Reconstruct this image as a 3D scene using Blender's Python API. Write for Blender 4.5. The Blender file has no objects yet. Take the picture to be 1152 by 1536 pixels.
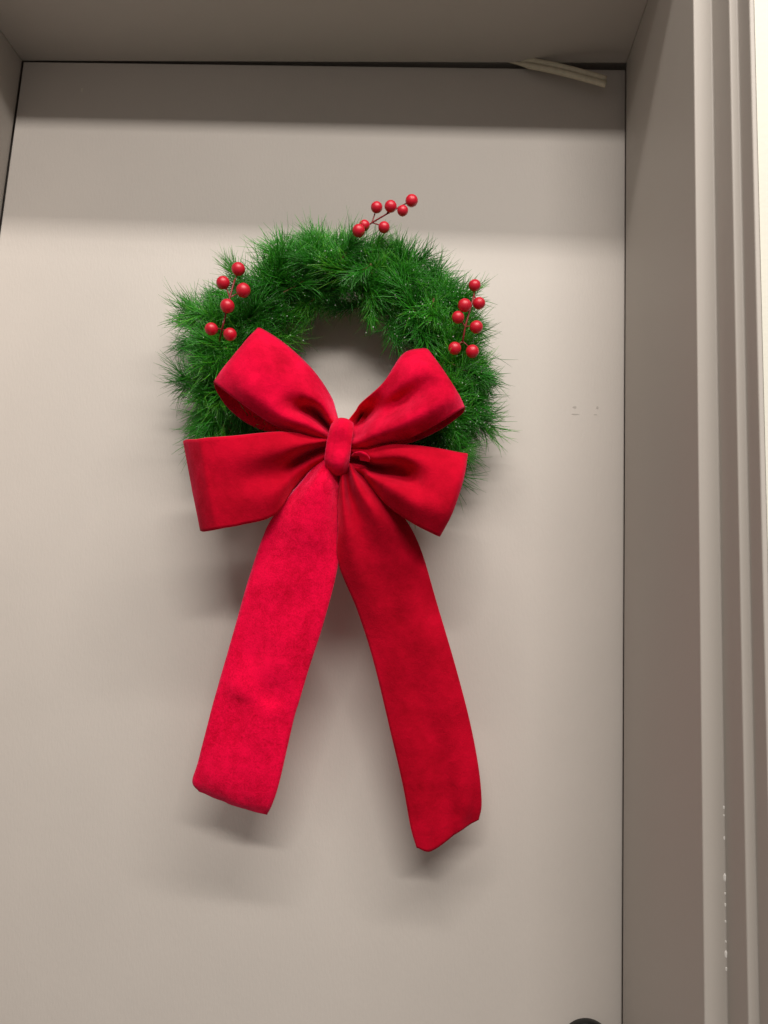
import bpy, bmesh, math, random
from mathutils import Vector, Matrix, noise

random.seed(11)
S = bpy.context.scene
COL = S.collection
RAD = math.radians

# ------------------------------------------------------------------ camera
CAM = Vector((0.2054, -1.0299, 1.6020))
YAW, PITCH, ROLL = -0.06653, 0.15322, 0.05203
FPX = 1157.1                       # focal length in photo pixels (1152 x 1536)
_f = Vector((math.sin(YAW)*math.cos(PITCH), math.cos(YAW)*math.cos(PITCH), math.sin(PITCH)))
_r = Vector((math.cos(YAW), -math.sin(YAW), 0))
_u = _r.cross(_f)
RGT = math.cos(ROLL)*_r + math.sin(ROLL)*_u
UPV = -math.sin(ROLL)*_r + math.cos(ROLL)*_u
FWD = _f
cam = bpy.data.cameras.new('camera')
cam.sensor_fit = 'VERTICAL'; cam.sensor_height = 36.0
cam.lens = FPX/1536*36.0
cam.clip_start = 0.02; cam.clip_end = 50
camo = bpy.data.objects.new('camera', cam); COL.objects.link(camo)
m = Matrix.Identity(4)
for i in range(3):
    m[i][0] = RGT[i]; m[i][1] = UPV[i]; m[i][2] = -FWD[i]; m[i][3] = CAM[i]
camo.matrix_world = m
S.camera = camo

# ------------------------------------------------------------------ world and lamps
w = bpy.data.worlds.new('World'); S.world = w; w.use_nodes = True
bg = w.node_tree.nodes['Background']
bg.inputs[0].default_value = (1.0, 0.93, 0.86, 1); bg.inputs[1].default_value = 0.175

def lamp(name, loc, target, watts, length, width=.06, col=(1, .948, .882)):
    """a linear ceiling lamp running along the corridor (X)"""
    l = bpy.data.lights.new(name, 'AREA'); l.shape = 'RECTANGLE'
    l.size = length; l.size_y = width; l.energy = watts; l.color = col
    o = bpy.data.objects.new(name, l); COL.objects.link(o)
    o.location = loc
    d = Vector(target)-Vector(loc); d.x = 0
    o.rotation_euler = (math.atan2(-d.y, -d.z)*-1, 0, 0)
    return o
LZ = 3.4
# far ceiling lamp (shallow angle) and two near ones (steep): the stepped head casts their shadow lines on the door
lamp('corridor_lamp', (0.50, -0.2855-(LZ-2.44)/0.365, LZ), (0, 0, 1.7), 61, 2.0, .19)
lamp('near_lamp', (0.62, -0.358-(LZ-2.4677)/0.843, LZ), (0, -0.05, 1.7), 34, 2.2, .09)
lamp('near_lamp', (0.62, -0.358-(LZ-2.4677)/0.93, LZ), (0, -0.05, 1.7), 7, 2.2, .07)

S.view_settings.view_transform = 'Standard'
S.view_settings.look = 'None'
S.view_settings.exposure = 0.0
S.view_settings.gamma = 1.0
S.view_settings.use_curve_mapping = False
S.render.engine = 'CYCLES'
S.cycles.max_bounces = 8
S.cycles.use_denoising = True

# ------------------------------------------------------------------ helpers
def P(px, py, d):
    """photo pixel -> the point that lies d metres in front of the door plane"""
    v = FWD + RGT*((px-576)/FPX) - UPV*((py-768)/FPX)
    t = (-d-CAM.y)/v.y
    return CAM + v*t

def mesh_obj(name, verts, faces, mat=None, parent=None, smooth=False):
    me = bpy.data.meshes.new(name)
    me.from_pydata([tuple(v) for v in verts], [], faces)
    me.update()
    if smooth:
        me.polygons.foreach_set('use_smooth', [True]*len(me.polygons))
    if mat: me.materials.append(mat)
    o = bpy.data.objects.new(name, me); COL.objects.link(o)
    if parent: o.parent = parent
    return o

def bm_obj(name, bm, mat=None, parent=None, smooth=False):
    bmesh.ops.recalc_face_normals(bm, faces=bm.faces)
    me = bpy.data.meshes.new(name); bm.to_mesh(me); bm.free()
    if smooth:
        me.polygons.foreach_set('use_smooth', [True]*len(me.polygons))
    if mat: me.materials.append(mat)
    o = bpy.data.objects.new(name, me); COL.objects.link(o)
    if parent: o.parent = parent
    return o

def empty(name, loc, label, cat, group=None):
    o = bpy.data.objects.new(name, None); COL.objects.link(o)
    o.location = loc; o.empty_display_size = .05
    o['label'] = label; o['category'] = cat
    if group: o['group'] = group
    return o

def keep(child, parent):
    """parent at a thing's base while the mesh data stays in world coordinates"""
    child.parent = parent
    child.matrix_parent_inverse = parent.matrix_basis.inverted()
    return child

def bevel(o, wd, seg=2, ang=40):
    b = o.modifiers.new('bevel', 'BEVEL'); b.width = wd; b.segments = seg
    b.limit_method = 'ANGLE'; b.angle_limit = RAD(ang); b.harden_normals = False
    return o

def tube(pts, radii, sides=6):
    pts = [Vector(p) for p in pts]; n = len(pts)
    if not hasattr(radii, '__len__'): radii = [radii]*n
    vs, fs = [], []
    ref = None
    for i, p in enumerate(pts):
        t = (pts[min(i+1, n-1)]-pts[max(i-1, 0)]).normalized()
        if ref is None:
            ref = t.orthogonal().normalized()
        ref = (ref - t*ref.dot(t)).normalized()
        b = t.cross(ref)
        for k in range(sides):
            a = 2*math.pi*k/sides
            vs.append(p+(ref*math.cos(a)+b*math.sin(a))*radii[i])
    for i in range(n-1):
        for k in range(sides):
            k2 = (k+1) % sides
            fs.append((i*sides+k, i*sides+k2, (i+1)*sides+k2, (i+1)*sides+k))
    fs.append(tuple(range(sides-1, -1, -1)))
    fs.append(tuple((n-1)*sides+k for k in range(sides)))
    return vs, fs

def join_geo(parts):
    V, F = [], []
    for v, f in parts:
        o = len(V); V.extend(v); F.extend(tuple(i+o for i in q) for q in f)
    return V, F

def crom(p0, p1, p2, p3, t):
    return 0.5*((2*p1)+(p2-p0)*t+(2*p0-5*p1+4*p2-p3)*t*t+(3*p1-p0-3*p2+p3)*t*t*t)

def spline(pts, sub):
    pts = [Vector(p) for p in pts]
    q = [pts[0]*2-pts[1]]+pts+[pts[-1]*2-pts[-2]]
    out = []
    for i in range(1, len(q)-2):
        for k in range(sub):
            out.append(crom(q[i-1], q[i], q[i+1], q[i+2], k/sub))
    out.append(pts[-1])
    return out

# ------------------------------------------------------------------ materials
def new_mat(name):
    m = bpy.data.materials.new(name); m.use_nodes = True
    nt = m.node_tree
    return m, nt, nt.nodes['Principled BSDF']

def nd(nt, typ, **kw):
    n = nt.nodes.new(typ)
    for k, v in kw.items():
        if k.startswith('i_'):
            n.inputs[k[2:].replace('_', ' ')].default_value = v
        else:
            setattr(n, k, v)
    return n

def paint(name, c1, c2, rough=.5, bump=.02, scale=350, stretch=None, spec=.35):
    m, nt, b = new_mat(name)
    tc = nd(nt, 'ShaderNodeTexCoord'); mp = nd(nt, 'ShaderNodeMapping')
    nt.links.new(tc.outputs['Object'], mp.inputs['Vector'])
    if stretch: mp.inputs['Scale'].default_value = stretch
    n1 = nd(nt, 'ShaderNodeTexNoise', i_Scale=5.0, i_Detail=5.0, i_Roughness=.6)
    mx = nd(nt, 'ShaderNodeMix', data_type='RGBA')
    mx.inputs[6].default_value = (*c1, 1); mx.inputs[7].default_value = (*c2, 1)
    nt.links.new(tc.outputs['Object'], n1.inputs['Vector'])
    nt.links.new(n1.outputs['Fac'], mx.inputs[0])
    nt.links.new(mx.outputs[2], b.inputs['Base Color'])
    n2 = nd(nt, 'ShaderNodeTexNoise', i_Scale=scale, i_Detail=4.0, i_Roughness=.6)
    nt.links.new(mp.outputs[0], n2.inputs['Vector'])
    bp = nd(nt, 'ShaderNodeBump', i_Strength=bump*10, i_Distance=.0006)
    nt.links.new(n2.outputs['Fac'], bp.inputs['Height'])
    nt.links.new(bp.outputs[0], b.inputs['Normal'])
    rr = nd(nt, 'ShaderNodeMapRange'); rr.inputs['To Min'].default_value = rough-.06; rr.inputs['To Max'].default_value = rough+.08
    nt.links.new(n1.outputs['Fac'], rr.inputs['Value']); nt.links.new(rr.outputs[0], b.inputs['Roughness'])
    b.inputs['Specular IOR Level'].default_value = spec
    return m

M_DOOR = paint('door_paint', (.552, .505, .464), (.625, .570, .524), .50, .05, 300, (1, 1, .35))
M_FRAME = paint('frame_paint', (.45, .41, .372), (.475, .433, .392), .5, .02, 260)
M_WALL = paint('wall_paint', (.69, .665, .585), (.72, .695, .61), .7, .05, 200)
M_SCUFF = paint('scuff', (.44, .405, .365), (.48, .44, .40), .7)
M_SCUFF2 = paint('pale_scuff', (.66, .62, .55), (.7, .65, .58), .7)
M_WHITE = paint('sliver_white', (.85, .82, .78), (.9, .86, .82), .5)

def simple(name, col, rough, metal=0, spec=.5, coat=0):
    m, nt, b = new_mat(name)
    n = nd(nt, 'ShaderNodeTexNoise', i_Scale=120.0, i_Detail=3.0)
    tc = nd(nt, 'ShaderNodeTexCoord'); nt.links.new(tc.outputs['Object'], n.inputs['Vector'])
    mx = nd(nt, 'ShaderNodeMix', data_type='RGBA')
    mx.inputs[6].default_value = (*[c*.8 for c in col], 1); mx.inputs[7].default_value = (*[min(1, c*1.15) for c in col], 1)
    nt.links.new(n.outputs['Fac'], mx.inputs[0]); nt.links.new(mx.outputs[2], b.inputs['Base Color'])
    b.inputs['Roughness'].default_value = rough; b.inputs['Metallic'].default_value = metal
    b.inputs['Specular IOR Level'].default_value = spec; b.inputs['Coat Weight'].default_value = coat
    return m

M_BLACK = simple('black_metal', (.012, .012, .011), .32, .3)
M_DARK = simple('dark_slot', (.004, .004, .004), .7)
M_SEAL = simple('seal_rubber', (.60, .54, .41), .6)
M_STEM = simple('berry_stem', (.22, .012, .015), .45)
M_TWIG = simple('twig', (.16, .085, .035), .8)
M_WIRE = simple('ring_wire', (.05, .035, .02), .6, .2)
M_FROST = simple('frost', (.85, .9, .84), .25)
M_SELV = simple('ribbon_edge', (.80, .05, .10), .8, 0, .1)

def berry_mat():
    m, nt, b = new_mat('berry_lacquer')
    tc = nd(nt, 'ShaderNodeTexCoord'); oi = nd(nt, 'ShaderNodeObjectInfo')
    n = nd(nt, 'ShaderNodeTexNoise', i_Scale=220.0, i_Detail=4.0)
    nt.links.new(tc.outputs['Object'], n.inputs['Vector'])
    mx = nd(nt, 'ShaderNodeMix', data_type='RGBA')
    mx.inputs[6].default_value = (.46, .003, .018, 1); mx.inputs[7].default_value = (.66, .007, .030, 1)
    nt.links.new(n.outputs['Fac'], mx.inputs[0]); nt.links.new(mx.outputs[2], b.inputs['Base Color'])
    b.inputs['Roughness'].default_value = .38
    b.inputs['Specular IOR Level'].default_value = .5
    b.inputs['Coat Weight'].default_value = .15; b.inputs['Coat Roughness'].default_value = .3
    bp = nd(nt, 'ShaderNodeBump', i_Strength=.12, i_Distance=.001)
    nt.links.new(n.outputs['Fac'], bp.inputs['Height']); nt.links.new(bp.outputs[0], b.inputs['Normal'])
    return m
M_BERRY = berry_mat()

def velvet(name, dark, light, sheen, tint, kb=2.0, km=.7, kf=.35, bias=.56):
    m, nt, b = new_mat(name)
    L = nt.links.new
    tc = nd(nt, 'ShaderNodeTexCoord')
    big = nd(nt, 'ShaderNodeTexNoise', i_Scale=20.0, i_Detail=4.0, i_Roughness=.6)
    mid = nd(nt, 'ShaderNodeTexNoise', i_Scale=95.0, i_Detail=6.0, i_Roughness=.75, i_Distortion=.4)
    fine = nd(nt, 'ShaderNodeTexNoise', i_Scale=520.0, i_Detail=3.0, i_Roughness=.8)
    for n in (big, mid, fine): L(tc.outputs['Object'], n.inputs['Vector'])
    acc = None                                   # pile laid over in patches, streaks and single tufts
    for n, k in ((big, kb), (mid, km), (fine, kf)):
        q = nd(nt, 'ShaderNodeMath', operation='MULTIPLY_ADD'); q.inputs[1].default_value = k
        L(n.outputs['Fac'], q.inputs[0])
        if acc is None: q.inputs[2].default_value = -.5*(kb+km+kf)+bias
        else: L(acc.outputs[0], q.inputs[2])
        acc = q
    acc.use_clamp = True
    mx = nd(nt, 'ShaderNodeMix', data_type='RGBA')
    mx.inputs[6].default_value = (*dark, 1); mx.inputs[7].default_value = (*light, 1)
    L(acc.outputs[0], mx.inputs[0]); L(mx.outputs[2], b.inputs['Base Color'])
    b.inputs['Roughness'].default_value = .9; b.inputs['Specular IOR Level'].default_value = .08
    sm = nd(nt, 'ShaderNodeMath', operation='MULTIPLY'); sm.inputs[1].default_value = sheen*1.6; sm.use_clamp = True
    L(acc.outputs[0], sm.inputs[0]); L(sm.outputs[0], b.inputs['Sheen Weight'])
    b.inputs['Sheen Roughness'].default_value = .42
    b.inputs['Sheen Tint'].default_value = (*tint, 1)
    bp = nd(nt, 'ShaderNodeBump', i_Strength=.5, i_Distance=.0009)
    L(fine.outputs['Fac'], bp.inputs['Height'])
    bp2 = nd(nt, 'ShaderNodeBump', i_Strength=.35, i_Distance=.003)
    L(mid.outputs['Fac'], bp2.inputs['Height']); L(bp.outputs[0], bp2.inputs['Normal'])
    L(bp2.outputs[0], b.inputs['Normal'])
    return m
M_VELVET = velvet('velvet', (.34, .0004, .011), (.92, .0015, .048), .7, (1, .09, .22))
M_VELVET_CRUSH = velvet('crushed_velvet', (.50, .0005, .017), (.97, .0012, .054), .8, (1, .09, .24), 1.3, 1.8, 1.9, .70)
M_VELVET_SHADE = velvet('velvet_shaded', (.33, .0004, .009), (.62, .001, .022), .4, (1, .08, .2))  # darker copy of the velvet: nap and shade put into the base colour

def needle_mat():
    m, nt, b = new_mat('pine_needles')
    oi = nd(nt, 'ShaderNodeObjectInfo'); ge = nd(nt, 'ShaderNodeNewGeometry')
    r1 = nd(nt, 'ShaderNodeValToRGB')
    e = r1.color_ramp.elements
    e[0].position = 0; e[0].color = (.012, .095, .010, 1)
    e[1].position = 1; e[1].color = (.17, .50, .030, 1)
    e.new(.35).color = (.022, .20, .012, 1); e.new(.75).color = (.045, .33, .014, 1)
    ad = nd(nt, 'ShaderNodeMath', operation='MULTIPLY'); ad.inputs[1].default_value = .55
    nt.links.new(oi.outputs['Random'], ad.inputs[0])
    a2 = nd(nt, 'ShaderNodeMath', operation='MULTIPLY_ADD'); a2.inputs[1].default_value = .45
    nt.links.new(ge.outputs['Random Per Island'], a2.inputs[0]); nt.links.new(ad.outputs[0], a2.inputs[2])
    nt.links.new(a2.outputs[0], r1.inputs[0]); nt.links.new(r1.outputs[0], b.inputs['Base Color'])
    b.inputs['Roughness'].default_value = .34; b.inputs['Specular IOR Level'].default_value = .55
    return m
M_NEEDLE = needle_mat()

# ------------------------------------------------------------------ setting: frame, wall, door
W, T = 0.457, 2.44
D1, D2, D3 = 0.2855, 0.3312, 0.3583
X1, X2, X3 = W+.0194, W+.0277, W+.0325     # steps of the frame, measured across

frame = empty('door_frame', (0, -D1, 0), 'deep stepped greige door frame around the recessed door', 'door frame')
RB = .014                                  # rebate the door closes into
prof = [(RB, .10), (RB, .0012), (0, .0012), (0, -D1), (X1-W, -D1), (X1-W, -D2), (X2-W, -D2), (X2-W, -D3), (X3-W, -D3), (X3-W, .10)]
def jamb(side):
    n = len(prof)
    vs = [(side*(W+a), y, 0) for a, y in prof]+[(side*(W+a), y, T+a) for a, y in prof]
    fs = [(i, (i+1) % n, n+(i+1) % n, n+i) for i in range(n)]
    fs += [tuple(range(n-1, -1, -1)), tuple(range(n, 2*n))]
    bm = bmesh.new(); v = [bm.verts.new(p) for p in vs]
    for f in fs: bm.faces.new([v[i] for i in f])
    return bm
def head():
    n = len(prof)
    vs = [(-(W+a), y, T+a) for a, y in prof]+[((W+a), y, T+a) for a, y in prof]
    fs = [(i, (i+1) % n, n+(i+1) % n, n+i) for i in range(n)]
    fs += [tuple(range(n-1, -1, -1)), tuple(range(n, 2*n))]
    bm = bmesh.new(); v = [bm.verts.new(p) for p in vs]
    for f in fs: bm.faces.new([v[i] for i in f])
    return bm
for s in (-1, 1):
    keep(bevel(bm_obj('jamb', jamb(s), M_FRAME), .0016, 3), frame)
keep(bevel(bm_obj('head', head(), M_FRAME), .0016, 3), frame)
def box_bm(x0, x1, y0, y1, z0, z1):
    bm = bmesh.new()
    v = [bm.verts.new((x, y, z)) for x in (x0, x1) for y in (y0, y1) for z in (z0, z1)]
    for f in ((0, 1, 3, 2), (4, 6, 7, 5), (0, 4, 5, 1), (2, 3, 7, 6), (0, 2, 6, 4), (1, 5, 7, 3)):
        bm.faces.new([v[i] for i in f])
    return bm
# strips added behind the door to block background light showing through its gaps
keep(bm_obj('gap_blocker', box_bm(-W-.013, W+.013, .068, .099, T-.05, T+.0135), M_FRAME), frame)
for s in (-1, 1):
    a, b_ = sorted((s*(W+.0135), s*(W-.03)))
    keep(bm_obj('gap_blocker', box_bm(a, b_, .068, .099, .01, T-.0505), M_FRAME), frame)

# wall round the opening
XO = X3+.0006; ZO = T+(X3-W)+.0006
YW0, YW1 = -D3+.0018, .10
bm = bmesh.new()
def ring(y):
    return ([bm.verts.new(p) for p in ((-1.5, y, 0), (-1.5, y, 2.9), (1.5, y, 2.9), (1.5, y, 0))],
            [bm.verts.new(p) for p in ((-XO, y, 0), (-XO, y, ZO), (XO, y, ZO), (XO, y, 0))])
of, if_ = ring(YW0); ob, ib = ring(YW1)
for i in range(3):
    bm.faces.new([of[i], of[i+1], if_[i+1], if_[i]])
    bm.faces.new([ob[i], ib[i], ib[i+1], ob[i+1]])
    bm.faces.new([of[i], ob[i], ob[i+1], of[i+1]])
    bm.faces.new([if_[i], if_[i+1], ib[i+1], ib[i]])
bm.faces.new([of[0], if_[0], ib[0], ob[0]]); bm.faces.new([of[3], ob[3], ib[3], if_[3]])
wall = bm_obj('wall', bm, M_WALL); wall['kind'] = 'structure'
wall['label'] = 'off white corridor wall around the stepped frame'

# the door, standing a little ajar inwards on its left hinges
DOOR_A = RAD(.75)
door = empty('door', (-W+.0025, 0, .01), 'flat greige door standing slightly ajar behind the wreath', 'door')
door.rotation_euler = (0, 0, DOOR_A)
DW, DH, DT = .9138, 2.4284, .045
leaf = bm_obj('door_leaf', box_bm(0, DW, 0, DT, 0, DH), M_DOOR, door)
bevel(leaf, .0016, 2)
DMI = None
bpy.context.view_layer.update()
DMI = door.matrix_world.inverted()
def on_door(px, py, lift=0.0):
    """point on the door face (door's own coordinates) seen at a photo pixel"""
    v = FWD + RGT*((px-576)/FPX) - UPV*((py-768)/FPX)
    o = DMI @ CAM; d = DMI.to_3x3() @ v
    t = (-lift-o.y)/d.y
    return o+d*t
def blot(name, px, py, rx, rz, mat, seed, tilt=0):
    c = on_door(px, py); rnd = random.Random(seed); n = 12
    vs = []
    for k in range(n):
        a = 2*math.pi*k/n; q = 1+rnd.uniform(-.2, .2)
        x, z = rx*q*math.cos(a), rz*q*math.sin(a)
        x, z = x*math.cos(tilt)-z*math.sin(tilt), x*math.sin(tilt)+z*math.cos(tilt)
        vs.append((c.x+x, -.00025, c.z+z))
    vs += [(v[0]*1.0, .0002, v[2]) for v in vs]
    fs = [tuple(range(n))]+[(k, n+k, n+(k+1) % n, (k+1) % n) for k in range(n)]
    return mesh_obj(name, vs, fs, mat, door)
blot('scuff_mark', 862, 611, .0026, .0018, M_SCUFF, 1)
blot('scuff_mark', 863, 621.5, .0050, .0008, M_SCUFF, 2)
blot('scuff_mark', 896, 611.5, .0018, .0020, M_SCUFF, 3)
blot('scuff_mark', 893.5, 622, .0024, .0008, M_SCUFF, 4)
blot('scuff_mark', 123, 135, .0016, .0032, M_SCUFF2, 5)
blot('scuff_mark', 553, 570, .0010, .0007, M_SCUFF, 6)

# black round lock at the lower right
kc = on_door(880, 1570.5)
def lathe(profile, center, axis_y=-1, n=48):
    vs, fs = [], []
    for r, h in profile:
        for k in range(n):
            a = 2*math.pi*k/n
            vs.append((center.x+r*math.cos(a), center.y+axis_y*h, center.z+r*math.sin(a)))
    for i in range(len(profile)-1):
        for k in range(n):
            k2 = (k+1) % n
            fs.append((i*n+k, i*n+k2, (i+1)*n+k2, (i+1)*n+k))
    fs.append(tuple(range((len(profile)-1)*n, len(profile)*n)))
    return vs, fs
rose = mesh_obj('lock_rose', *lathe([(.0325, -.002), (.0325, .004), (.0318, .0075), (.0300, .0105), (.0265, .0125), (.0225, .0132), (.0222, .0118)], kc), M_BLACK, door, True)
cyl = mesh_obj('lock_cylinder', *lathe([(.0195, .005), (.0195, .0185), (.0185, .0200), (.0165, .0206)], kc), M_BLACK, rose, True)
ks = bm_obj('keyhole', box_bm(kc.x-.0011, kc.x+.0011, kc.y-.0211, kc.y-.0195, kc.z-.0045, kc.z+.0045), M_DARK, rose)

# loose seal strip drooping from the gap over the door, top right
def seal():
    ctrl = [(762, 93, -.004), (784, 94.5, .0), (802, 97, .004), (828, 102, .010), (860, 109.8, .014), (888, 117.5, .016), (909, 123.5, .016)]
    path = spline([P(*c) for c in ctrl], 6)
    parts = []
    for off in (-.0044, .0044):
        parts.append(tube([p+Vector((0, -abs(off)*.2, off*min(1, .1+path.index(p)/11))) for p in path], [.0043*min(1, .15+i/11) for i in range(len(path))], 10))
    vs, fs = [], []
    for i, p in enumerate(path):
        for dy, dz in ((-.0022, -.004), (-.0022, .004), (.0035, .004), (.0035, -.004)):
            vs.append(p+Vector((0, dy, dz))*min(1, .1+i/11))
        if i:
            b = i*4
            for k in range(4):
                fs.append((b-4+k, b-4+(k+1) % 4, b+(k+1) % 4, b+k))
    fs.append((0, 3, 2, 1)); b = (len(path)-1)*4; fs.append((b, b+1, b+2, b+3))
    parts.append((vs, fs))
    return join_geo(parts)
ss = mesh_obj('seal_strip', *seal(), M_SEAL, smooth=True)
ss['label'] = 'loose khaki rubber seal strip drooping over the door'
keep(ss, frame)

# small white slivers in the inner corner of the frame's first step
rnd = random.Random(5)
for i, (py, h) in enumerate(((1211, .0042), (1223, .0025), (1257, .0045), (1316, .0085), (1340, .003), (1357, .0045), (1382, .0030), (1412, .0028), (1431, .0075), (1453, .0050))):
    # height on the jamb seen at that pixel row
    v = FWD + RGT*((1089-576)/FPX) - UPV*((py-768)/FPX)
    z = (CAM+v*((-D1-CAM.y)/v.y)).z
    bm = bmesh.new()
    h *= 1.3; ra = .0013 if h < .008 else .0016
    tipx = X1+.0002
    prf = [(-h/2, .15), (-h*.2, .9), (h*.15, 1), (h/2, .2)]
    rows = []
    for dz, k in prf:
        rows.append([bm.verts.new(p) for p in ((tipx, -D1+.0003, z+dz), (tipx-ra*k*1.3, -D1+.0002, z+dz), (tipx-ra*k*.6, -D1-ra*.7*k, z+dz), (tipx, -D1-ra*k, z+dz))])
    for a, c in zip(rows, rows[1:]):
        for k in range(4):
            bm.faces.new([a[k], a[(k+1) % 4], c[(k+1) % 4], c[k]])
    bm.faces.new(rows[0]); bm.faces.new(rows[-1])
    keep(bm_obj('white_sliver', bm, M_WHITE), frame)

# ------------------------------------------------------------------ wreath
WC = P(508, 568, .050)
wreath = empty('pine_wreath', WC, 'round artificial pine wreath of dark green needles hung on the door', 'wreath')
bpy.context.view_layer.update()
RR = .134
def ring_pt(a, r=RR, y=0.0):
    return WC+Vector((math.cos(a)*r, y, math.sin(a)*r))
# bent wire ring bound with twig
ringpts = [ring_pt(2*math.pi*i/64) for i in range(65)]
rw = [tube(ringpts, .0032, 8)]
helix = []
for i in range(64*14+1):
    a = 2*math.pi*i/(64*14); q = a*60
    c = ring_pt(a); rad = Vector((math.cos(a), 0, math.sin(a)))
    helix.append(c+(rad*math.cos(q)+Vector((0, 1, 0))*math.sin(q))*.0052)
rw.append(tube(helix, .0022, 4))
keep(mesh_obj('wire_ring', *join_geo(rw), M_WIRE, smooth=True), wreath)

def sprig_mesh(seed, L, nneed, nlen, spread, curl):
    """a stem along +Z with fine curved needles; returns stem geo, needle geo, tips"""
    rn = random.Random(seed)
    bend = Vector((rn.uniform(-1, 1), rn.uniform(-1, 1), 0))*L*.22
    def st(t): return Vector((bend.x*t*t, bend.y*t*t, L*t))
    stem = tube([st(i/6) for i in range(7)], [.0017-.0011*i/6 for i in range(7)], 5)
    parts, tips = [], []
    for i in range(nneed):
        t = rn.random()**.75
        a = rn.uniform(0, 2*math.pi)
        base = st(t)
        ang = RAD(abs(rn.gauss(spread, 14)))*(1.15-.55*t)
        d = Vector((math.cos(a)*math.sin(ang), math.sin(a)*math.sin(ang), math.cos(ang)))
        wisp = rn.random() < .05
        ln = nlen*(rn.uniform(1.15, 1.45) if wisp else rn.uniform(.55, 1.15))
        side = Vector((rn.gauss(0, 1), rn.gauss(0, 1), rn.gauss(.2, .7)))
        side = (side-d*side.dot(d)).normalized()
        s2 = d.cross(side)
        k = rn.gauss(0, curl); k2 = rn.gauss(0, curl*.5)
        pts = [base+d*(ln*q)+side*(ln*k*q*q)+s2*(ln*k2*math.sin(q*4.0)*.35) for q in (0, .28, .55, .8, 1)]
        r = rn.uniform(.00030, .00040) if wisp else rn.uniform(.00044, .00070)
        parts.append(tube(pts, [r, r, r*.9, r*.7, r*.22], 3))
        tips.append(pts[3].copy())
    return stem, join_geo(parts), tips

VAR = []
for i in range(14):
    L = random.uniform(.034, .052)
    g = sprig_mesh(100+i, L, 140, random.uniform(.036, .050), random.uniform(*((24, 38) if i % 2 else (40, 60))), random.uniform(.22, .42))
    sm = bpy.data.meshes.new('pine_sprig'); sm.from_pydata([tuple(v) for v in g[0][0]], [], g[0][1]); sm.materials.append(M_TWIG)
    nm = bpy.data.meshes.new('needles'); nm.from_pydata([tuple(v) for v in g[1][0]], [], g[1][1]); nm.materials.append(M_NEEDLE)
    nm.polygons.foreach_set('use_smooth', [True]*len(nm.polygons))
    VAR.append((sm, nm, g[2], L))
TIPS = []
def place_sprig(base, direction, k, scale=1.0, frost=0.0):
    sm, nm, tips, L = VAR[k % len(VAR)]
    q = Vector(direction).normalized().to_track_quat('Z', 'Y').to_matrix().to_4x4()
    spin = Matrix.Rotation(random.uniform(0, 6.283), 4, 'Z')
    mw = Matrix.Translation(base-WC) @ q @ spin @ Matrix.Scale(scale, 4)
    s = bpy.data.objects.new('pine_sprig', sm); COL.objects.link(s)
    s.parent = wreath; s.matrix_local = mw
    n = bpy.data.objects.new('needles', nm); COL.objects.link(n); n['kind'] = 'stuff'
    n.parent = s
    if frost > 0:
        for t in tips:
            if random.random() < frost: TIPS.append(mw @ t)
    return s

NS = 330
for i in range(NS):
    a = 2*math.pi*(i+random.uniform(-.5, .5))/NS
    deg = math.degrees(a) % 360
    hid = 212 < deg < 312                 # the bow covers the bottom: the pine is flatter there
    if hid and i % 2: continue
    tang = Vector((-math.sin(a), 0, math.cos(a)))
    rad = Vector((math.cos(a), 0, math.sin(a)))
    psi = RAD((i*67.0) % 215-18+random.uniform(-14, 14))     # 0 outwards, 90 to the front, 180 to the hole
    off = rad*math.cos(psi)+Vector((0, -1, 0))*math.sin(psi)
    sgn = 1 if random.random() < .42 else -1
    inner = math.cos(psi) < -.25
    d = tang*sgn*random.uniform(.55, 1.0)+off*random.uniform(.15, .62)*(.6 if inner else 1)
    d += Vector((random.gauss(0, .18), 0, random.gauss(0, .18)))
    d.y = min(d.y, .10)
    sc = random.uniform(.80, 1.05)
    if hid: sc *= .55; d.y = max(d.y, -.08)
    if inner: sc *= .75
    base = ring_pt(a)+off*random.uniform(.004, .033)*(.3 if hid else .7 if inner else 1)
    if hid: base.y += .012
    place_sprig(base, d, i, sc, 0 if hid else .12 if (deg < 60 or deg > 312) and i % 2 else .035)
# a fuller fringe along the outer edge
for i in range(84):
    deg = -48+264*(i+random.uniform(-.4, .4))/84
    a = RAD(deg)
    rad = Vector((math.cos(a), 0, math.sin(a))); tang = Vector((-math.sin(a), 0, math.cos(a)))
    base = ring_pt(a)+rad*random.uniform(.016, .030)+Vector((0, random.uniform(-.03, .015), 0))
    d = rad*random.uniform(.25, .7)+tang*random.choice((-1, 1))*random.uniform(.5, 1)+Vector((0, random.uniform(-.25, .05), 0))
    place_sprig(base, d, i*5+2, random.uniform(.62, .85), .10 if deg < 40 else .03)
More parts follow.
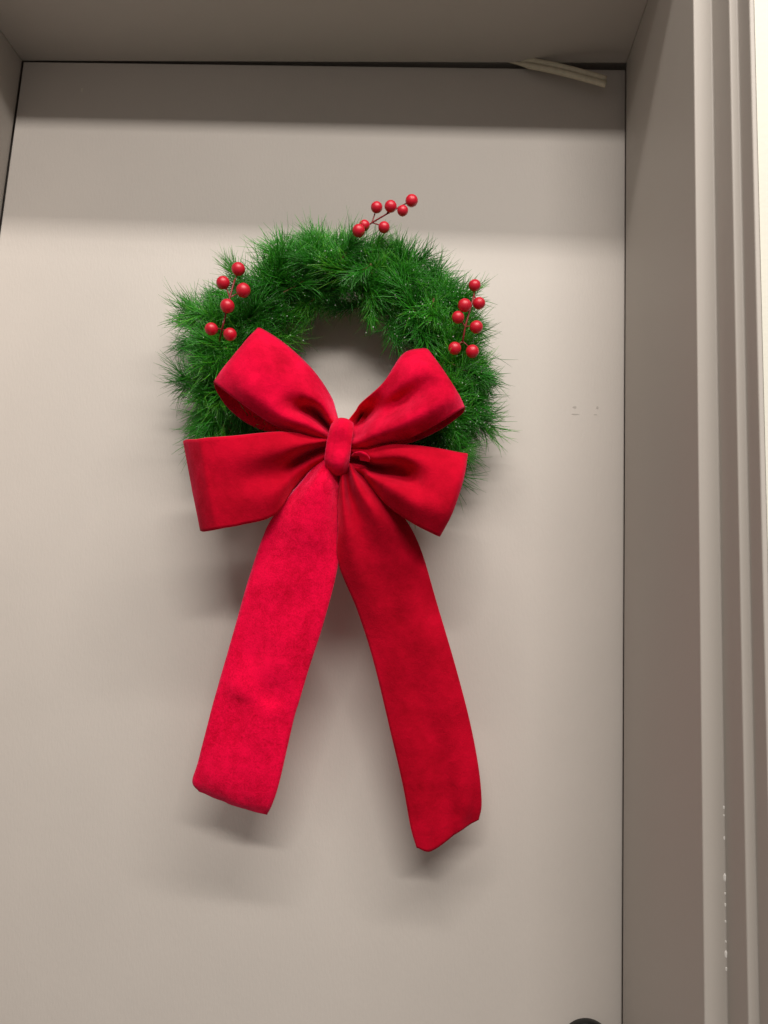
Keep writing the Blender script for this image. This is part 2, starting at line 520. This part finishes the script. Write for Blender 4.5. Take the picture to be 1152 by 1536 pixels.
# tufts that stand out of the outline
for k, (b0, b1, sc) in enumerate((
    ((305, 478, .07), (256, 440, .07), .85), ((312, 470, .06), (262, 452, .05), .9), ((300, 490, .06), (255, 470, .05), .85), ((325, 460, .06), (290, 425, .05), .8), ((362, 425, .07), (338, 374, .07), .85), ((440, 392, .06), (416, 350, .05), .8),
    ((515, 375, .07), (505, 338, .06), .8), ((600, 392, .08), (662, 372, .07), .9), ((560, 400, .09), (600, 350, .08), .8),
    ((650, 430, .07), (706, 432, .06), .8), ((690, 480, .06), (738, 505, .05), .8), ((690, 555, .06), (738, 575, .05), .9),
    ((695, 612, .06), (752, 648, .05), .95), ((688, 655, .05), (712, 706, .04), .75), ((312, 505, .07), (258, 530, .06), .9),
    ((305, 560, .06), (262, 592, .05), .8), ((315, 615, .06), (280, 648, .05), .75), ((660, 440, .10), (640, 505, .11), .9),
    ((690, 545, .09), (735, 585, .09), .9), ((480, 390, .09), (425, 372, .08), .9), ((560, 385, .10), (520, 430, .11), .85),
    ((420, 430, .09), (470, 420, .09), .85), ((560, 430, .08), (560, 470, .07), .7), ((470, 440, .07), (440, 475, .06), .7),
    ((330, 520, .09), (285, 505, .10), .85), ((350, 560, .07), (300, 590, .08), .9), ((680, 625, .08), (735, 622, .07), .8))):
    A, B = P(*b0), P(*b1)
    B = A.lerp(B, .9); A = A+(WC-A)*.06
    place_sprig(A, B-A, k*3+1, sc*.9, .16 if b0[0] > 640 else .03)
# frosted specks on needle tips
fr = []
for t in TIPS:
    r = random.uniform(.0005, .0011)
    o = [(r, 0, 0), (-r, 0, 0), (0, r, 0), (0, -r, 0), (0, 0, r), (0, 0, -r)]
    fr.append(([Vector(q)+t+WC for q in o], [(0, 2, 4), (2, 1, 4), (1, 3, 4), (3, 0, 4), (2, 0, 5), (1, 2, 5), (3, 1, 5), (0, 3, 5)]))
fo = mesh_obj('frost_specks', *join_geo(fr), M_FROST); fo['kind'] = 'stuff'
keep(fo, wreath)

# ------------------------------------------------------------------ velvet bow
bow = empty('velvet_bow', P(509, 712, .118), 'large red velvet bow with four loops and two hanging tails', 'bow')
bpy.context.view_layer.update()

def ribbon(name, rows, mat, su=9, sv=7, wr=.0016, seed=0, pleat=2.6, groove=0, thick=.0010, edges=True, parent=None):
    cols = [[P(px, py, d*1.1) for px, py, d in r] for r in rows]
    dense_v = [spline(r, sv) for r in cols]                       # across
    nv = len(dense_v[0])
    lines = [spline([r[j] for r in dense_v], su) for j in range(nv)]   # along
    nu = len(lines[0])
    vs = []
    for i in range(nu):
        for j in range(nv):
            p = lines[j][i]
            q = p*26+Vector((seed*3.1, 0, seed*1.7))
            dsp = noise.noise(q)+.5*noise.noise(q*2.3)+.42*noise.noise(q*5.5)
            if pleat:
                du = min(i, nu-1-i)/su
                amp = pleat*math.exp(-(du/1.5)**2)
                dsp += amp*(abs(math.sin(j/(nv-1)*11+seed+.8*noise.noise(p*40)))-.5)
            if groove: dsp += groove*(abs(math.sin(j/(nv-1)*8.6+.6+.5*noise.noise(p*30)))-.6)
            e = min(j, nv-1-j)/(nv-1)*2
            vs.append(p+Vector((0, -1, 0))*dsp*wr*(.5+.5*e))
    fs = [(i*nv+j, i*nv+j+1, (i+1)*nv+j+1, (i+1)*nv+j) for i in range(nu-1) for j in range(nv-1)]
    o = mesh_obj(name, vs, fs, mat, smooth=True)
    keep(o, bow)
    so = o.modifiers.new('thickness', 'SOLIDIFY'); so.thickness = thick; so.offset = 0; so.use_even_offset = False
    if edges:
        g = []
        for j in (0, nv-1):
            g.append(tube([vs[i*nv+j] for i in range(nu)], *[.00042], 5))
        e = mesh_obj('ribbon_edge', *join_geo(g), M_SELV, smooth=True)
        e.parent = o
    return o

UL = [
 [(508,632,.118),(504,642,.127),(500,650,.117),(498,658,.125),(494,666,.114)],
 [(504,617,.122),(495,629,.142),(486,633,.106),(482,646,.144),(477,662,.124)],
 [(496,594,.128),(481,606,.154),(468,616,.120),(460,634,.158),(453,653,.138)],
 [(470,556,.142),(446,580,.166),(432,603,.164),(420,622,.168),(410,637,.152)],
 [(430,518,.150),(405,545,.176),(390,570,.180),(375,590,.178),(360,603,.165)],
 [(394,494,.150),(376,513,.170),(359,535,.174),(342,556,.171),(327,578,.160)],
 [(386,494,.138),(369,512,.150),(352,533,.152),(336,553,.150),(321,573,.138)],
 [(394,502,.117),(378,525,.111),(361,548,.110),(344,570,.111),(327,590,.114)],
 [(424,530,.107),(407,556,.102),(389,580,.100),(368,602,.102),(350,619,.107)],
 [(462,572,.107),(447,592,.103),(431,612,.101),(414,632,.103),(394,645,.107)],
 [(500,640,.110),(496,647,.106),(492,653,.105),(489,659,.106),(486,664,.109)]]
LL = [
 [(498,652,.117),(496,662,.128),(494,672,.113),(493,682,.126),(492,694,.112)],
 [(480,654,.130),(477,664,.142),(473,677,.108),(470,690,.128),(468,706,.114)],
 [(458,652,.144),(452,669,.154),(446,690,.118),(442,710,.134),(440,734,.118)],
 [(418,648,.158),(416,676,.164),(412,706,.146),(411,740,.148),(410,773,.136)],
 [(350,654,.168),(352,687,.166),(356,720,.157),(360,753,.153),(362,787,.146)],
 [(310,657,.168),(315,691,.166),(321,725,.160),(328,758,.156),(335,792,.150)],
 [(295,659,.163),(301,692,.162),(307,726,.158),(313,760,.154),(320,795,.148)],
 [(279,660,.143),(285,694,.143),(291,728,.141),(297,762,.139),(304,797,.135)],
 [(282,664,.114),(288,697,.112),(294,729,.112),(300,760,.112),(306,792,.114)],
 [(350,664,.098),(351,692,.096),(354,720,.096),(357,748,.096),(360,776,.098)],
 [(430,666,.099),(428,686,.097),(427,706,.097),(426,726,.097),(425,746,.099)],
 [(488,664,.108),(487,669,.106),(486,674,.106),(485,679,.106),(484,684,.108)]]
UR = [
 [(518,636,.117),(517,645,.125),(517,657,.113),(516,670,.126),(515,682,.114)],
 [(533,617,.126),(540,630,.102),(543,645,.134),(546,660,.148),(547,677,.126)],
 [(542,604,.132),(548,624,.104),(558,636,.144),(564,652,.158),(568,669,.134)],
 [(575,574,.146),(586,591,.150),(596,607,.142),(606,632,.172),(612,658,.150)],
 [(604,532,.150),(626,556,.170),(642,580,.168),(654,607,.178),(659,634,.160)],
 [(632,523,.150),(652,547,.166),(669,572,.172),(681,595,.169),(688,616,.158)],
 [(643,526,.138),(661,550,.149),(677,575,.152),(689,594,.150),(697,611,.138)],
 [(637,532,.116),(655,556,.112),(670,580,.111),(682,601,.112),(691,622,.115)],
 [(606,548,.106),(622,572,.101),(636,598,.100),(646,622,.102),(655,647,.107)],
 [(570,586,.106),(582,607,.101),(590,628,.100),(597,648,.102),(604,667,.106)],
 [(532,642,.110),(534,650,.106),(535,658,.105),(536,666,.106),(536,673,.109)]]
LR = [
 [(513,662,.117),(515,674,.127),(515,690,.112),(514,700,.125),(512,710,.112)],
 [(545,670,.130),(547,681,.138),(545,693,.104),(543,703,.132),(540,713,.118)],
 [(560,669,.138),(562,688,.146),(560,701,.106),(557,714,.142),(552,724,.124)],
 [(600,667,.150),(602,686,.160),(600,707,.126),(594,733,.164),(580,757,.140)],
 [(645,671,.150),(646,696,.163),(640,728,.162),(632,758,.168),(618,784,.150)],
 [(690,679,.150),(688,706,.164),(680,738,.167),(670,770,.165),(651,801,.152)],
 [(701,681,.138),(697,710,.147),(688,742,.149),(676,774,.147),(660,804,.138)],
 [(693,685,.115),(688,712,.110),(679,742,.110),(668,770,.110),(652,796,.115)],
 [(645,681,.105),(642,706,.100),(636,732,.100),(626,758,.100),(612,778,.105)],
 [(595,681,.105),(592,698,.100),(588,715,.100),(580,732,.100),(570,745,.105)],
 [(536,684,.109),(536,690,.106),(535,695,.105),(534,700,.106),(532,706,.109)]]
ribbon('loop', UL, M_VELVET, seed=1)
ribbon('loop', LL, M_VELVET_SHADE, seed=2, wr=.0011)
ribbon('loop', UR, M_VELVET, seed=3)
ribbon('loop', LR, M_VELVET_SHADE, seed=4)

TL = [
 [(482,686,.115),(490,693,.131),(500,697,.127),(510,703,.110)],
 [(454,720,.119),(471,727,.139),(491,731,.138),(513,735,.112)],
 [(412,772,.116),(445,781,.132),(479,790,.133),(511,800,.110)],
 [(391,815,.111),(428,829,.121),(468,843,.121),(505,856,.110)],
 [(367,890,.104),(405,904,.112),(446,918,.113),(486,931,.104)],
 [(345,968,.098),(384,980,.103),(424,992,.108),(463,1003,.098)],
 [(328,1026,.095),(367,1034,.103),(408,1042,.098),(449,1050,.096)],
 [(318,1062,.093),(357,1067,.096),(399,1073,.101),(440,1080,.092)],
 [(298,1140,.087),(337,1151,.094),(378,1162,.093),(419,1172,.087)],
 [(289,1172,.082),(326,1187,.085),(366,1202,.085),(408,1206,.082)],
 [(299,1187,.074),(329,1199,.071),(364,1212,.071),(400,1222,.074)]]
TR = [
 [(509,706,.113),(514,701,.127),(519,698,.120),(525,696,.131),(531,698,.115)],
 [(507,738,.118),(515,741,.137),(525,739,.121),(540,736,.145),(558,728,.121)],
 [(507,790,.119),(520,790,.133),(540,786,.126),(570,780,.140),(603,773,.115)],
 [(507,843,.110),(530,845,.118),(558,842,.116),(594,836,.117),(630,822,.104)],
 [(536,915,.094),(565,915,.101),(595,914,.101),(626,911,.101),(655,905,.092)],
 [(560,990,.083),(590,994,.088),(621,996,.089),(652,998,.090),(683,1000,.081)],
 [(583,1085,.074),(613,1085,.079),(643,1085,.076),(674,1085,.077),(705,1085,.070)],
 [(604,1175,.068),(633,1172,.071),(662,1167,.066),(690,1161,.068),(718,1155,.062)],
 [(616,1240,.064),(643,1232,.066),(670,1221,.060),(697,1211,.061),(722,1205,.053)],
 [(625,1272,.062),(646,1277,.060),(670,1261,.055),(695,1243,.052),(718,1229,.047)]]
ribbon('tail', TL, M_VELVET_CRUSH, seed=5, wr=.0018, pleat=1.5)
ribbon('tail', TR, M_VELVET_SHADE, seed=6, wr=.0016)
KN = [
 [(494,690,.100),(500,694,.098),(508,696,.098),(514,694,.100)],
 [(490,704,.120),(498,711,.125),(511,713,.125),(521,708,.119)],
 [(487,690,.140),(498,694,.147),(513,695,.147),(524,690,.136)],
 [(490,664,.143),(501,665,.147),(515,665,.147),(527,664,.142)],
 [(495,643,.141),(505,640,.149),(518,640,.149),(530,643,.140)],
 [(499,634,.128),(507,628,.136),(519,628,.136),(529,634,.127)],
 [(500,640,.105),(508,636,.104),(518,636,.104),(526,640,.105)]]
ribbon('knot', KN, M_VELVET, seed=7, wr=.0012, edges=False, pleat=0, groove=1.3)
TK = [
 [(527,684,.138),(530,680,.146),(535,680,.150),(539,684,.148),(540,690,.141)],
 [(534,683,.141),(537,678,.149),(542,678,.153),(546,683,.151),(546,691,.142)],
 [(541,684,.140),(544,679,.147),(549,680,.150),(552,685,.148),(551,692,.140)],
 [(547,686,.136),(549,683,.140),(552,684,.142),(555,688,.141),(554,693,.136)]]
ribbon('tuck', TK, M_VELVET, seed=8, wr=.0006, edges=False, pleat=0, su=5, sv=5)

# ------------------------------------------------------------------ berry sprigs
def uv_ball(r, n=18, m_=12):
    vs = [(0, 0, r)]
    for i in range(1, m_):
        t = math.pi*i/m_
        for k in range(n):
            a = 2*math.pi*k/n
            vs.append((r*math.sin(t)*math.cos(a), r*math.sin(t)*math.sin(a), r*math.cos(t)*.97))
    vs.append((0, 0, -r*.97)); L = len(vs)-1
    fs = [(0, 1+k, 1+(k+1) % n) for k in range(n)]
    for i in range(m_-2):
        for k in range(n):
            a, b = 1+i*n+k, 1+i*n+(k+1) % n
            fs.append((a, a+n, b+n, b))
    fs += [(L, 1+(m_-2)*n+(k+1) % n, 1+(m_-2)*n+k) for k in range(n)]
    me = bpy.data.meshes.new('berry'); me.from_pydata(vs, [], fs); me.materials.append(M_BERRY)
    me.polygons.foreach_set('use_smooth', [True]*len(me.polygons))
    return me
BALL = uv_ball(1.0)
def berry_sprig(label, stem, twigs, berries, push):
    """stem: list of (px,py,d); twigs: per berry the stem index it grows from"""
    stem = [stem[0]]+[(a, b, d+push) for a, b, d in stem[1:]]
    berries = [(a, b, d+push, r) for a, b, d, r in berries]
    root = P(*stem[0])
    e = empty('berry_sprig', root, label, 'berry sprig', 'berry sprigs tucked into the wreath')
    bpy.context.view_layer.update()
    path = [P(*c) for c in stem]
    g = [tube(spline(path, 5), .0012, 6)]
    for (px, py, d, r), k in zip(berries, twigs):
        c = P(px, py, d); a = path[k]
        mid = (a+c)/2+Vector((0, .003, .002))
        g.append(tube(spline([a, mid, c], 4), .0009, 5))
    keep(mesh_obj('stem', *join_geo(g), M_STEM, smooth=True), e)
    for px, py, d, r in berries:
        b = bpy.data.objects.new('berry', BALL); COL.objects.link(b)
        dist = (P(px, py, d)-CAM).dot(FWD)
        rr = r*random.uniform(1.0, 1.08)*dist/FPX
        b.parent = e; b.location = P(px, py, d)-root
        b.scale = (rr, rr, rr*random.uniform(.98, 1.05))
        b.rotation_euler = (random.uniform(-.5, .5), random.uniform(-.5, .5), random.uniform(0, 6))
    return e
berry_sprig('seven red berries on a stem poking above the wreath top',
    [(522,360,.070),(540,345,.088),(558,334,.094),(580,321,.098),(600,310,.098)], [2,3,4,4,2,1,1],
    [(565,311,.096,8.7),(586,309.5,.104,9),(617.5,301,.098,8.9),(604,316,.106,8.3),(576,341,.098,8.6),(546.5,338,.096,8.3),(538,346,.106,9)], .014)
berry_sprig('six red berries on a stem at the upper left of the wreath',
    [(329,512,.095),(333,494,.118),(338,474,.122),(344.5,447,.122),(352,420,.120)], [4,3,3,2,1,1],
    [(357.5,403.5,.120,10),(334.5,424,.122,10),(365,435.5,.125,10),(341,459,.132,10.4),(317,493.5,.122,9.8),(345,501.5,.126,9.6)], .012)
berry_sprig('seven red berries on a stem at the upper right of the wreath',
    [(692,520,.085),(694,512,.100),(698,490,.108),(704,468,.108),(711,444,.104)], [4,4,3,2,2,1,1],
    [(712,428,.104,9.2),(718.5,455,.108,9),(697,458,.116,10),(687,476,.112,8.8),(714.5,490.5,.108,9.6),(682,522.5,.112,9.6),(708.5,527,.108,9.8)], .012)
